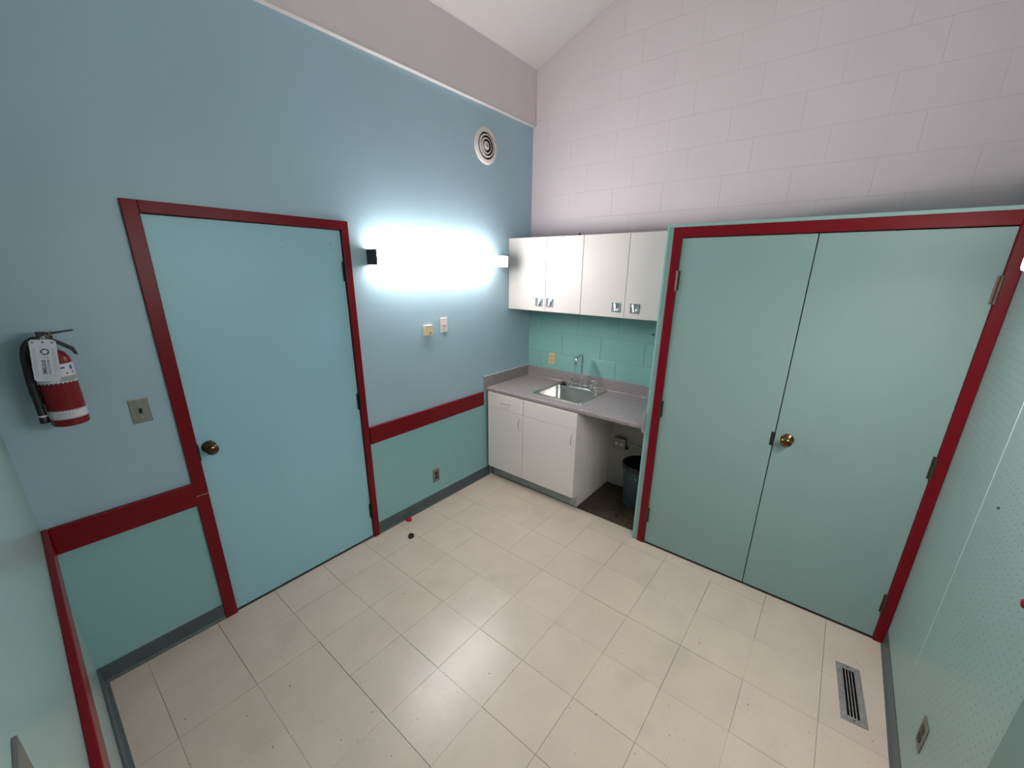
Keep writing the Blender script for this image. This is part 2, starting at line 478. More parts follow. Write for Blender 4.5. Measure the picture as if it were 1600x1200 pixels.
# frame: stepped steel profile, red
def casing(parent, xl, xr, xol, xor, zt, zot, y_out, depth):
    bm = B()
    box(bm, xol, xl, y_out, depth, 0, zot, .003, 2)
    box(bm, xr, xor, y_out, depth, 0, zot, .003, 2)
    box(bm, xl - .0, xr + .0, y_out, depth, zt, zot, .003, 2)
    return obj('door_frame', bm, M_red, parent)
casing(d1, D1L - .0, D1R + .0, -2.8596, -1.8518, D1T, 2.193, -.016, -.0005)
bm = B()
box(bm, D1L - .0035, D1L - .0002, -.0004, .09, 0, D1T)
box(bm, D1R + .0002, D1R + .0035, -.0004, .09, 0, D1T)
box(bm, D1L - .0035, D1R + .0035, -.0004, .09, D1T + .0002, D1T + .0035)
obj('door_jamb', bm, M_red, d1)
bm = B(); box(bm, D1L - .006, D1L + .004, -.0185, .003, .978, 1.066, .001, 1); obj('strike_plate', bm, M_black, d1)
bm = B(); box(bm, -2.8592, -2.8022, -.0168, -.0155, .792, .7945); obj('frame_joint', bm, mat('worn_pink_edge', (.5, .3, .3), .6), d1)

# closet enclosure in front of the block wall
CL = thing('wall_closet', 'teal built-out closet box holding the double doors', 'closet', kind='structure')
dL, dM, dR, dT = -1.6045, -2.2638, -2.9166, 2.1222
cL, cT = -1.5533, 2.1782
bm = B()
box(bm, CX, -.001, CY0 - .012, CY0, 0, CT)                 # side panel
box(bm, CX, CX + .018, dL - .0, CY0 - .012, 0, CT)          # front stile
box(bm, CX, CX + .018, YC, dL, dT + .004, CT)              # header
box(bm, CX + .018, -.001, YC, CY0 - .012, CT - .018, CT)   # top
box(bm, CX, CX + .018, YC, dR - .004, 0, dT + .004)
obj('closet_panel', bm, M_teal, CL)
bm = B(); box(bm, CX - .0035, CX + .0, -1.526, CY0 + .001, 0, CT, .001, 1); obj('corner_bead', bm, M_blockteal, CL, label='slightly brighter teal corner strip')
bm = B(); box(bm, CX - .0035, CX + .0, YC, -1.526, cT + .0, CT, .001, 1); obj('top_strip', bm, M_teal, CL)
bm = B(); box(bm, CX + .06, CX + .065, YC + .001, CY0 - .013, .001, CT - .02); obj('closet_void', bm, M_void, CL)
# red casing, local frame: rotate -90 deg so local x -> -y
dc = thing('trim_5', 'red casing around the closet double doors', 'door frame', (CX, 0, 0), -PI / 2, kind='structure')
bm = B()
box(bm, -cL, -dL, -.014, -.0005, 0, cT, .003, 2)
box(bm, -dR, -YC - .001, -.014, -.0005, 0, cT, .003, 2)
box(bm, -dL, -dR, -.014, -.0005, dT, cT, .003, 2)
obj('casing_face', bm, M_red, dc)
bm = B()
box(bm, -dL - .0, -dL + .0012, -.0004, .02, 0, dT); box(bm, -dR - .0012, -dR, -.0004, .02, 0, dT)
obj('casing_return', bm, M_red, dc)
d2 = thing('door_2', 'left teal closet door of the pair', 'door', (CX, 0, 0), -PI / 2, kind='structure')
bm = B(); box(bm, -dL + .002, -dM - .0025, -.002, .034, .012, dT - .004, .0015, 1); lf2 = obj('door_leaf', bm, M_cdoor, d2)
for z in (1.877, 1.054, .236):
    h = hinge(lf2, -dL + .0005, z, 1); h.location.y = -.002
bm = B(); lathe(bm, [(0, -.002), (.004, -.0025), (.003, -.004), (0, -.0045)], (1.745, 0, 1.862), 'y', 8); obj('screw_head', bm, M_ink2, lf2)
d3 = thing('door_3', 'right teal closet door of the pair, with the bronze knob', 'door', (CX, 0, 0), -PI / 2, kind='structure')
bm = B(); box(bm, -dM + .0025, -dR - .002, -.002, .034, .012, dT - .004, .0015, 1); lf3 = obj('door_leaf', bm, M_cdoor, d3)
for z in (1.872, 1.05, .242):
    h = hinge(lf3, -dR - .0005, z, 1); h.location.y = -.002
k3 = knob(lf3, 2.327, 1.034, mat('worn_bronze_knob', (.22, .13, .055), .16, metal=.95, var=.35, vscale=35)); k3.location.y = -.002
bm = B(); box(bm, -dM - .018, -dM + .004, -.0045, .0, .978, 1.061, .001, 1); obj('latch_plate', bm, M_black, lf2)

# ------------------------------------------------------------------ wall lamps
def wall_lamp(label, loc, rotz, length, cap_left, D=.10, tube_end=None):
    t = thing('wall_lamp', label, 'lamp', loc, rotz, 'long glowing wall lamps')
    h0, h1 = (-.045, .045) if cap_left else (-.041, .041)
    c = .012
    bm = B(); box(bm, .002, length - .002, -.022, .0, h0 + .006, h1 - .006, .002, 1); obj('housing', bm, M_cab, t)
    bm = B()
    pr_ = [(-.022, h0 + .001), (-.022, h1 - .001), (-D + c, h1), (-D + .003, h1 - .004), (-D, h1 - c), (-D, h0 + c), (-D + .003, h0 + .004), (-D + c, h0)]
    te = tube_end or length - .004
    prism(bm, pr_, 'x', .013 if cap_left else .004, te)
    ln = obj('lamp_lens', bm, M_lensA if cap_left else M_lensC, t, label='bright glowing white lens')
    if cap_left:      # top and bottom faces set dimmer to shrink the glow on the wall
        ln.data.materials.append(M_lensS)
        for p in ln.data.polygons:
            if abs(p.normal.z) > .8: p.material_index = 1
    if tube_end:
        bm = B(); prism(bm, pr_, 'x', te + .0005, length - .004)
        obj('lens_end', bm, M_lensE, t, label='dimmer end of the lens past the tube')
    if cap_left:
        bm = B(); box(bm, 0, .012, -D - .001, 0, h0 - .002, h1 + .002, .003, 2); obj('end_cap', bm, M_black, t)
    bm = B(); box(bm, length - .003, length, -D - .0, 0, h0, h1, .001, 1); obj('end_cap', bm, M_cab, t)
    return t
wall_lamp('long glowing lamp with a black end cap, beside the white wall cabinets', (-1.737, 0, 1.996), 0, 1.288, True, .10, 1.14)
# second one on the dotted wall; its near end shows at the picture's edge
t2 = wall_lamp('glowing lamp on the dotted wall beside the closet frame', (-1.375, YC, 1.982), PI, 1.30, False, .150)

# ------------------------------------------------------------------ round air diffuser
dv = thing('round_vent', 'round white ceiling-style air diffuser high on the blue wall', 'vent', (-.613, 0, 2.846))
bm = B(); lathe(bm, [(.128, 0), (.129, -.003), (.124, -.009), (.097, -.014), (.0935, -.012), (.093, 0)], (0, 0, 0), 'y', 40, caps=False)
obj('rim', bm, M_ivory, dv, smooth=True)
bm = B(); lathe(bm, [(0, -.0006), (.094, -.0006)], (0, 0, 0), 'y', 32, caps=False); obj('dark_throat', bm, M_void, dv)
for r in (.0755, .0515):
    bm = B(); lathe(bm, [(r + .0065, -.004), (r + .0065, -.009), (r - .0055, -.016), (r - .0065, -.014), (r + .004, -.006), (r + .0065, -.004)], (0, 0, 0), 'y', 36, caps=False)
    obj('cone_ring', bm, M_ivory, dv, smooth=True)
bm = B(); lathe(bm, [(.033, -.005), (.032, -.010), (.022, -.0175), (.012, -.0195), (.0, -.020)], (0, 0, 0), 'y', 28, caps=False); obj('center_cone', bm, M_ivory, dv, smooth=True)
bm = B(); lathe(bm, [(.013, -.0192), (.012, -.022), (0, -.0225)], (0, 0, 0), 'y', 16, caps=False); obj('adjusting_knob', bm, M_dull, dv)
for a in (150, 30, 275):
    bm = B(); lathe(bm, [(.004, -.008), (.0035, -.0135), (0, -.014)], (.108 * math.cos(math.radians(a)), 0, .108 * math.sin(math.radians(a))), 'y', 8); obj('screw', bm, M_dull, dv)

# ------------------------------------------------------------------ plates
def screws(t, zs, x=0, y=-.0055, mt=M_dull):
    for z in zs:
        bm = B(); lathe(bm, [(.0034, y + .001), (.003, y - .0005), (0, y - .0008)], (x, 0, z), 'y', 10); obj('screw', bm, mt, t)
def plate(name, label, cat, loc, rotz, mt, kind, w=.070, h=.1143, group=None):
    t = thing(name, label, cat, loc, rotz, group)
    bm = B(); box(bm, -w / 2, w / 2, -.0052, .0, -h / 2, h / 2, .0022, 2); obj('cover_plate', bm, mt, t)
    if kind == 'toggle':
        screws(t, (.030, -.030), mt=M_chrome)
        bm = B(); box(bm, -.006, .006, -.0062, -.004, -.0125, .0125, .0004, 1); obj('toggle_slot', bm, M_black, t)
        bm = B(); prism(bm, [(-.004, -.005), (-.004, .003), (-.016, -.002), (-.017, -.008)], 'x', -.004, .004); obj('toggle', bm, M_black, t)
    if kind == 'duplex':
        screws(t, (0,))
        rm = M_black if mt is not M_almond else mat('almond_receptacle', (.60, .40, .20), .4)
        for s in (1, -1):
            bm = B()
            prism(bm, [(-.017, s * .0195 - .009), (-.012, s * .0195 - .0145), (.012, s * .0195 - .0145), (.017, s * .0195 - .009),
                       (.017, s * .0195 + .009), (.012, s * .0195 + .0145), (-.012, s * .0195 + .0145), (-.017, s * .0195 + .009)], 'y', -.0068, -.004)
            r = obj('receptacle', bm, rm, t)
            bm = B()
            for x in (-.0065, .0065): box(bm, x - .001, x + .001, -.0071, -.0065, s * .0195 - .002, s * .0195 + .006)
            lathe(bm, [(.0024, -.0065), (.0024, -.0071)], (0, 0, s * .0195 - .0075), 'y', 8)
            obj('slots', bm, mat('slot_dark', (.05, .04, .03), .6), r)
    return t
plate('light_switch', 'steel light switch plate between the fire extinguisher and the door', 'switch', (-2.971, 0, 1.292), 0, M_plate, 'toggle')
plate('power_outlet', 'grey power outlet low on the wall under the red rail', 'outlet', (-1.273, 0, .259), 0, M_plate, 'duplex')
plate('power_outlet', 'almond power outlet on the teal blocks behind the counter', 'outlet', (-.0012, -.293, 1.110), -PI / 2, M_almond, 'duplex')
plate('power_outlet', 'grey power outlet low on the dotted wall', 'outlet', (-1.530, YC, .340), PI, M_plate, 'duplex')
plate('wall_plate', 'grey metal plate on the wall beside the viewer above the red rail', 'plate', (XD, -1.803, 1.337), PI / 2, M_plate, 'blank')
# white jack plate and cream bell
t = plate('jack_plate', 'white plate with a small jack under the long lamp', 'plate', (-1.117, 0, 1.509), 0, M_ivory, 'none')
screws(t, (.046, -.046))
bm = B(); box(bm, -.011, .011, -.0085, -.005, -.010, .012, .001, 1); j = obj('jack', bm, M_ivory, t)
bm = B(); box(bm, -.005, .005, -.0088, -.0084, -.006, .002); obj('jack_opening', bm, M_ink, j)
t = thing('cream_bell_box', 'small cream square box left of the white jack plate', 'box', (-1.284, 0, 1.486))
bm = B(); box(bm, -.040, .040, -.020, 0, -.040, .040, .004, 2); o = obj('casing', bm, M_cream, t)
bm = B(); box(bm, -.034, .034, -.0205, -.019, .034, .038, .0005, 1); obj('top_ridge', bm, M_ivory, t)
bm = B(); lathe(bm, [(.007, -.019), (.0065, -.0225), (0, -.023)], (.012, 0, -.020), 'y', 14); obj('button', bm, mat('brown_button', (.25, .13, .06), .5), t)
# paint chips around the plates
bm = B()
for (x, z) in ((-1.196, 1.556), (-1.178, 1.546), (-1.187, 1.564), (-1.19, 1.425), (-1.175, 1.415), (-1.15, 1.41), (-1.20, 1.418)):
    a = random.uniform(.003, .006)
    prism(bm, [(x - a, z - a * .6), (x + a * .8, z - a * .4), (x + a, z + a * .5), (x - a * .3, z + a * .8)], 'y', -.0005, .0)
obj('paint_chip', bm, mat('pale_chip', (.55, .68, .68), .7), WL)

# ------------------------------------------------------------------ fire extinguisher
ex, ey = -3.192, -.122
fe = thing('fire_extinguisher', 'red fire extinguisher with black hose and white tag hung on the wall', 'fire extinguisher', (ex, 0, 1.33))
R_ = .0535
bm = B(); lathe(bm, [(0, 1.334), (.040, 1.334), (.050, 1.328), (R_, 1.334), (R_, 1.575), (.0505, 1.592), (.042, 1.608), (.028, 1.618), (.016, 1.622), (.015, 1.634), (0, 1.634)], (ex, ey, 0), 'z', 40)
obj('cylinder_body', bm, M_extred, fe, world=True, smooth=True)
def band(name, z0, z1, mt, a0=0, a1=360, r=.0540):
    bm = B(); n = 40
    vs = []
    for i in range(n + 1):
        t = math.radians(a0 + (a1 - a0) * i / n)
        vs.append((bm.verts.new((ex + r * math.cos(t), ey + r * math.sin(t), z0)), bm.verts.new((ex + r * math.cos(t), ey + r * math.sin(t), z1))))
    for i in range(n): bm.faces.new((vs[i][0], vs[i + 1][0], vs[i + 1][1], vs[i][1]))
    return obj(name, bm, mt, fe, world=True, smooth=True)
bl = band('label_band', 1.497, 1.570, M_label, 150, 400)
for k in range(9): band('label_border', 1.4968, 1.5005, M_ink, 205 + k * 13, 213 + k * 13, .0543)
band('grey_patch', 1.503, 1.522, M_labelgrey, 275, 345, .0543)
band('label_band', 1.357, 1.392, M_label, 150, 400)
for k in range(18):
    band('label_mark', 1.3585, 1.3612, M_extred, 190 + k * 9, 194 + k * 9, .0542) if k % 1 == 0 else None
    band('label_mark', 1.388, 1.3906, M_extred, 190 + k * 9, 194 + k * 9, .0542)
for z in (1.370, 1.375, 1.380): band('label_print', z, z + .0016, M_ink2, 235, 285, .0542)
band('label_logo', 1.545, 1.560, M_blue, 318, 330, .0542)
band('label_logo', 1.552, 1.558, M_blue, 284, 300, .0542)
band('label_mark', 1.530, 1.536, M_ink, 300, 305, .0542)
band('label_mark', 1.528, 1.540, M_ink2, 322, 332, .0542)
bm = B(); lathe(bm, [(.0165, 1.632), (.0175, 1.640), (.013, 1.644), (.013, 1.668), (.009, 1.672), (0, 1.672)], (ex, ey, 0), 'z', 20)
box(bm, ex - .014, ex + .016, ey - .010, ey + .010, 1.650, 1.668, .002, 1)
obj('valve', bm, M_chrome, fe, world=True, smooth=True)
bm = B(); lathe(bm, [(.0, -.002), (.013, -.002), (.0135, -.010), (.011, -.013), (0, -.013)], (ex + .004, ey - .010, 1.652), 'y', 18); obj('pressure_gauge', bm, M_dull, fe, world=True)
bm = B()
prism(bm, [(ex - .016, 1.672), (ex - .016, 1.690), (ex + .030, 1.6845), (ex + .082, 1.690), (ex + .084, 1.686), (ex + .030, 1.678)], 'y', ey - .010, ey + .010)
obj('lever', bm, M_black, fe, world=True)
bm = B()
prism(bm, [(ex - .012, 1.664), (ex - .010, 1.671), (ex + .022, 1.664), (ex + .070, 1.622), (ex + .076, 1.594), (ex + .066, 1.596), (ex + .060, 1.612), (ex + .016, 1.652)], 'y', ey - .012, ey + .012)
obj('carry_handle', bm, M_black, fe, world=True)
bm = B(); tube(bm, [(ex + .006, ey - .016, 1.676), (ex + .012, ey - .020, 1.690), (ex + .02, ey - .016, 1.678), (ex + .010, ey - .014, 1.670)], .0012, 6); obj('safety_pin', bm, mat('brass_pin', (.55, .42, .18), .3, metal=1), fe, world=True)
bm = B(); tube(bm, [(ex - .008, ey - .004, 1.660), (ex - .026, ey - .010, 1.661), (ex - .046, ey - .014, 1.645), (ex - .058, ey - .014, 1.61), (ex - .063, ey - .01, 1.56), (ex - .066, ey - .006, 1.51), (ex - .066, ey - .004, 1.46), (ex - .0655, ey - .004, 1.42)], .0125, 14)
obj('hose', bm, M_black, fe, world=True, smooth=True)
bm = B(); lathe(bm, [(0, 1.425), (.0105, 1.425), (.0115, 1.41), (.0115, 1.372), (.013, 1.368), (.013, 1.348), (.009, 1.346), (0, 1.346)], (ex - .0665, ey - .004, 0), 'z', 18)
obj('nozzle', bm, M_black, fe, world=True, smooth=True)
bm = B(); lathe(bm, [(.0122, 1.372), (.0122, 1.379)], (ex - .0665, ey - .004, 0), 'z', 18, caps=False); obj('nozzle_ring', bm, M_label, fe, world=True)
bm = B(); box(bm, ex - .030, ex + .030, -.012, -.0, 1.36, 1.66, .002, 1); box(bm, ex - .012, ex + .012, ey + .046, -.010, 1.64, 1.66); box(bm, ex - .015, ex + .015, -.07, -.01, 1.632, 1.642)
obj('wall_bracket', bm, M_black, fe, world=True)
bm = B(); box(bm, ex - .056, ex - .048, ey - .008, ey + .004, 1.464, 1.473); lathe(bm, [(.0135, 1.462), (.0135, 1.475)], (ex - .0665, ey - .004, 0), 'z', 18, caps=False)
# the hose clip only reaches the left side
obj('hose_strap', bm, M_black, fe, world=True)
# hanging inspection tag
tw, th = .0655, .150
TM = Matrix.Translation((-3.2075 - ex, -.203, 1.594 - 1.33)) @ Matrix.Rotation(math.radians(7.0), 4, 'Y') @ Matrix.Rotation(math.radians(-4), 4, 'X') @ Matrix.Rotation(math.radians(4), 4, 'Z')
def tbm(bm): bmesh.ops.transform(bm, matrix=TM, verts=bm.verts); return bm
bm = B(); box(bm, -tw / 2, tw / 2, -.0006, .0006, -th / 2, th / 2)
ed = [e for e in bm.edges if abs(e.verts[0].co.y - e.verts[1].co.y) > .0005]
bmesh.ops.bevel(bm, geom=ed, offset=.005, segments=3, affect='EDGES')
tg = obj('inspection_tag', tbm(bm), mat('tag_card', (.50, .53, .60), .5), fe)
def tag_rect(name, u0, u1, v0, v1, mt):
    """u from the left 0..1, v from the top 0..1"""
    bm = B(); box(bm, (u0 - .5) * tw, (u1 - .5) * tw, -.0011, -.0005, (.5 - v1) * th, (.5 - v0) * th)
    return obj(name, tbm(bm), mt, tg)
bm = B(); lathe(bm, [(.003, -.0006), (.003, -.0012), (0, -.0012)], (0, 0, .44 * th), 'y', 12); obj('tag_hole', tbm(bm), M_ink, tg)
bm = B()   # ring emblem of curved strokes
cu_, cv_ = (.53 - .5) * tw, (.5 - .29) * th
for k in range(5):
    a0 = 2 * PI * k / 5
    outer = []; inn = []
    for s in range(7):
        a = a0 + s / 6 * (2 * PI / 5 - .12)
        ro, ri = .0115, .0082 - .0018 * s / 6
        outer.append((cu_ + ro * math.cos(a), cv_ + ro * math.sin(a))); inn.append((cu_ + ri * math.cos(a), cv_ + ri * math.sin(a)))
    for s in range(6):
        bm.faces.new([bm.verts.new((p[0], -.0011, p[1])) for p in (outer[s], outer[s + 1], inn[s + 1], inn[s])])
bmesh.ops.remove_doubles(bm, verts=bm.verts, dist=1e-6)
obj('ring_emblem', tbm(bm), M_ink, tg)
RX = Matrix.Rotation(PI / 2, 4, 'X')           # text upright, facing -y
RC = Matrix.Rotation(PI / 2, 4, 'Y')           # turned clockwise to read downwards
for body, u, v, sz, mt_, bo in (('SYSTEMS', .42, .66, .0135, M_ink, .0004), ('PROTECTION', .60, .66, .0088, M_ink, .0)):
    text_mesh('lettering', body, sz, mt_, TM @ Matrix.Translation(((u - .5) * tw, -.0009, (.5 - v) * th)) @ RC @ RX, tg, bold=bo)
tag_rect('tag_rule', .30, .62, .165, .172, M_ink2); tag_rect('tag_rule', .40, .66, .425, .432, M_ink)
for k in range(2):
    tag_rect('tag_print', .09 + k * .07, .105 + k * .07, .2, .9, M_ink2)
for k in range(3):
    tag_rect('tag_print', .80 + k * .05, .812 + k * .05, .22, .80, M_ink2)
tag_rect('tag_print', .35, .85, .88, .888, M_ink2); tag_rect('tag_print', .3, .7, .94, .946, M_ink2)
tag_rect('tag_square', .07, .18, .04, .09, M_ink2)
bm = B(); lathe(bm, [(.005, -.0006), (.005, -.0011), (0, -.0011)], ((.85 - .5) * tw, 0, (.5 - .07) * th), 'y', 12); obj('tag_circle', tbm(bm), M_ink2, tg)
bm = B(); tube(bm, [(ex, ey - .014, 1.660), (-3.2, -.17, 1.672), (-3.2, -.2035, 1.662)], .0008, 6); obj('tag_string', bm, M_label, fe, world=True)

# ------------------------------------------------------------------ base cabinets
def bar_pull(parent, x, y, z, vertical, L=.100):
    bm = B(); h = L / 2
    pts = []
    for k in range(9):
        a = -1 + 2 * k / 8
        out = .004 + .022 * (1 - a * a) ** .5 if abs(a) < 1 else 0.0
        pts.append((x - out, y, z + a * h) if vertical else (x - out, y + a * h, z))
    tube(bm, pts, .0032, 8, sub=3)
    return obj('pull_handle', bm, M_chrome, parent, world=False, smooth=True)
def base_cabinet(label, y1, y0, drawer_pull, door_pull_y):
    t = thing('base_cabinet', label, 'cabinet', (-.3, (y0 + y1) / 2, 0), group='white base cabinets')
    side = [(-.003, .0), (XTOE + .003, .0), (XTOE + .003, .112), (-.627, .112), (-.627, .8665), (-.003, .8665)]
    for a, b in ((y1 - .016, y1), (y0, y0 + .016)):
        bm = B(); prism(bm, side, 'y', a, b); obj('side_panel', bm, M_cab, t, world=True)
    bm = B(); box(bm, -.627, -.012, y0 + .016, y1 - .016, .112, .128); obj('bottom_panel', bm, M_cabin, t, world=True)
    bm = B(); box(bm, -.012, -.004, y0 + .016, y1 - .016, .112, .8665); obj('back_panel', bm, M_cabin, t, world=True)
    bm = B(); box(bm, XTOE + .0015, XTOE + .003, y0 + .0003, y1 - .0003, 0, .112); obj('toe_kick', bm, M_toe, t, world=True)
    bm = B(); box(bm, -.627, -.612, y0 + .016, y1 - .016, .852, .8665); obj('top_rail', bm, M_cabin, t, world=True)
    bm = B(); box(bm, -.6465, -.629, y0 + .0015, y1 - .0015, .7265, .868 - .002, .0012, 1)
    d = obj('drawer' if drawer_pull else 'false_front', bm, M_cab, t, world=True)
    if drawer_pull:
        p = bar_pull(d, -.6475, -.243, .797, False); p.location = -t.location
    bm = B(); box(bm, -.6465, -.629, y0 + .0015, y1 - .0015, .119, .7235, .0012, 1)
    d = obj('cabinet_door', bm, M_cab, t, world=True)
    p = bar_pull(d, -.6475, door_pull_y, .637, True); p.location = -t.location
    return t
base_cabinet('white base cabinet with a drawer over one narrow door', -.028, -.440, True, -.409)
base_cabinet('wider white base cabinet with one door under the sink', -.4405, -.9735, False, -.941)

# ------------------------------------------------------------------ countertop
ct = thing('countertop', 'grey speckled laminate countertop with splash strips around the sink', 'countertop', (-.32, -.75, .87))
yl, yr = -.0185, -1.4945
hx0, hx1, hy0, hy1 = -.515, -.060, -.920, -.450
bm = B()
nose = [(hx0, .867), (-.628, .867), (-.639, .870), (-.6435, .878), (-.6435, .893), (-.640, .9015), (-.632, .9055), (hx0, .9055)]
prism(bm, nose, 'y', yr, yl)
box(bm, hx0, hx1, hy1, yl, .867, .9055); box(bm, hx0, hx1, yr, hy0, .867, .9055); box(bm, hx1, -.0195, yr, yl, .867, .9055)
obj('worktop', bm, M_lam, ct, world=True)
bm = B(); box(bm, -.019, -.0012, yr, yl, .867, 1.0055, .002, 2); obj('backsplash', bm, M_lam, ct, world=True)
bm = B(); prism(bm, [(-.0185, .9052), (-.030, .9052), (-.025, .9075), (-.0205, .913), (-.0185, .922)], 'y', yr, yl); obj('cove_strip', bm, M_lam, ct, world=True)
for a, b in ((-.018, -.0005), (-1.5125, -1.495)):
    bm = B(); box(bm, -.673, -.0012, a, b, .862, 1.0065, .002, 2); obj('end_splash', bm, M_lam, ct, world=True)
bm = B(); box(bm, -.673, -.0012, -.0178, -.001, 1.0062, 1.0078); obj('splash_cap', bm, mat('pale_laminate_edge', (.42, .46, .46), .3), ct, world=True, label='paler grey top edge')

# ------------------------------------------------------------------ sink
sk = thing('sink', 'stainless steel sink set into the speckled countertop', 'sink', (-.29, -.685, .906))
def rrect(x0, x1, y0, y1, r, n=6):
    pts = []
    for (cx, cy, a0) in ((x1 - r, y1 - r, 0), (x0 + r, y1 - r, 90), (x0 + r, y0 + r, 180), (x1 - r, y0 + r, 270)):
        for k in range(n + 1):
            a = math.radians(a0 + 90 * k / n); pts.append((cx + r * math.cos(a), cy + r * math.sin(a)))
    return pts
def loft(bm, loops, close=True):
    rings = [[bm.verts.new((p[0], p[1], z)) for p in pts] for pts, z in loops]
    for a, b in zip(rings, rings[1:]):
        n = len(a)
        for i in range(n): bm.faces.new((a[i], a[(i + 1) % n], b[(i + 1) % n], b[i]))
    if close: bm.faces.new(rings[-1])
    return rings
O_ = (-.528, -.045, -.934, -.437); I_ = (-.502, -.142, -.903, -.468)
def ins(q, d): return (q[0] + d, q[1] - d, q[2] + d, q[3] - d)
bm = B()
loft(bm, [(rrect(*O_, .022), .9057), (rrect(*ins(O_, .001), .021), .9085), (rrect(*ins(O_, .006), .018), .9100), (rrect(*ins(O_, .011), .016), .9090),
          (rrect(*ins(I_, -.006), .055), .9088), (rrect(*I_, .052), .9065), (rrect(*ins(I_, .003), .050), .898), (rrect(*ins(I_, .012), .048), .775),
          (rrect(*ins(I_, .022), .045), .760), (rrect(*ins(I_, .045), .040), .753), (rrect(*ins(I_, .12), .030), .750)])
obj('basin', bm, M_steel, sk, world=True, smooth=True)
bm = B(); lathe(bm, [(.045, .7505), (.042, .7525), (.034, .7515), (.030, .7508), (0, .7508)], (-.322, -.685, 0), 'z', 28, caps=False); obj('drain', bm, M_chrome, sk, world=True, smooth=True)
bm = B(); lathe(bm, [(.026, .7516), (0, .7516)], (-.322, -.685, 0), 'z', 20, caps=False); obj('drain_opening', bm, M_void, sk, world=True)

# faucet
fx_, fy_ = -.092, -.680
fc = thing('faucet', 'chrome gooseneck faucet with two lever handles behind the sink', 'faucet', (fx_, fy_, .909))
bm = B(); loft(bm, [(rrect(fx_ - .026, fx_ + .026, fy_ - .128, fy_ + .128, .025), .9087), (rrect(fx_ - .026, fx_ + .026, fy_ - .128, fy_ + .128, .025), .915), (rrect(fx_ - .020, fx_ + .020, fy_ - .122, fy_ + .122, .019), .9205)])
obj('escutcheon', bm, M_chrome, fc, world=True, smooth=True)
bm = B(); lathe(bm, [(.022, .919), (.020, .935), (.0145, .955), (.0135, .975), (.012, .985)], (fx_, fy_, 0), 'z', 20)
tube(bm, [(fx_, fy_, .975), (fx_, fy_, 1.05), (fx_, fy_, 1.15), (fx_ - .003, fy_, 1.198), (fx_ - .018, fy_, 1.217), (fx_ - .045, fy_, 1.214), (fx_ - .080, fy_, 1.203), (fx_ - .102, fy_, 1.194), (fx_ - .114, fy_, 1.178), (fx_ - .117, fy_, 1.150)], .0098, 14)
obj('spout', bm, M_chrome, fc, world=True, smooth=True)
bm = B(); lathe(bm, [(.0125, 1.152), (.0125, 1.128), (.011, 1.122), (.0, 1.122)], (fx_ - .117, fy_, 0), 'z', 16); obj('aerator', bm, M_chrome, fc, world=True, smooth=True)
for s in (1, -1):
    cy = fy_ + s * .102
    bm = B(); lathe(bm, [(.021, .919), (.019, .932), (.0135, .950), (.012, .968), (.015, .978), (.014, .988), (.006, .992), (0, .992)], (fx_, cy, 0), 'z', 18)
    tube(bm, [(fx_, cy, .984), (fx_ - .004, cy + s * .022, .990), (fx_ - .010, cy + s * .050, .996)], [.007, .0045], 10)
    obj('lever_handle', bm, M_chrome, fc, world=True, smooth=True)
# strainer on the sink ledge
ss = thing('sink_strainer', 'dark steel basket strainer resting on the sink ledge', 'strainer', (-.112, -.505, .909))
bm = B(); lathe(bm, [(0, .0), (.020, .0), (.026, .010), (.034, .014), (.035, .017), (.030, .018), (.012, .016), (0, .016)], (0, 0, .0002), 'z', 24); obj('basket', bm, mat('dark_steel', (.12, .11, .10), .25, metal=.9), ss, smooth=True)
bm = B(); lathe(bm, [(.004, .015), (.0035, .030), (.007, .033), (.007, .037), (0, .039)], (0, 0, 0), 'z', 12); obj('strainer_knob', bm, M_black, ss, smooth=True)

# ------------------------------------------------------------------ wall cabinets
def flush_pull(parent, t, y, z):
    s = .037
    bm = B()
    for a, b, c_, d_ in ((-s, s, s - .006, s), (-s, s, -s, -s + .006), (-s, -s + .006, -s + .006, s - .006), (s - .006, s, -s + .006, s - .006)):
        box(bm, -.0275, -.0235, y + a, y + b, z + c_ * .95, z + d_ * .95, .0006, 1)
    bmesh.ops.translate(bm, verts=bm.verts, vec=(-.300, 0, 0))
    o = obj('pull_frame', bm, M_chrome, parent); o.location = -t.location
    bm = B()     # curved tongue
    vs = []
    for k in range(9):
        a = -1 + 2 * k / 8
        vs.append([bm.verts.new((-.3246 - .016 * (1 - a * a) * u, y + a * (s - .007) * (1 - .35 * u), z + (.030 - .052 * u))) for u in (0, .3, .6, .85, 1)])
    for p, q in zip(vs, vs[1:]):
        for i in range(4): bm.faces.new((p[i], q[i], q[i + 1], p[i + 1]))
    o = obj('pull_tongue', bm, M_chrome, parent, smooth=True); o.location = -t.location
    bm = B(); box(bm, -.3245, -.3238, y - s + .005, y + s - .005, z - s + .006, z + s - .006); o = obj('pull_cup', bm, M_dull, parent); o.location = -t.location
UZ0, UZ1 = 1.5895, 2.1934
def wall_cabinet(label, y1, ym, y0, pulls):
    t = thing('wall_cabinet', label, 'cabinet', (-.15, (y0 + y1) / 2, UZ0), group='white wall cabinets')
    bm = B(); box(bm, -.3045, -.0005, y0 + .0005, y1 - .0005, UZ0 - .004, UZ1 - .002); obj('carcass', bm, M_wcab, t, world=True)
    for (a, b), py in zip(((ym, y1), (y0, ym)), pulls):
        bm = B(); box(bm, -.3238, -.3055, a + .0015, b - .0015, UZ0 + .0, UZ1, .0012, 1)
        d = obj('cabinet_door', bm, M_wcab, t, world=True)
        if py is not None: flush_pull(d, t, py, 1.665)
wall_cabinet('white wall cabinet with two doors beside the blue wall lamp', -.001, -.410, -.756, (-.346, -.458))
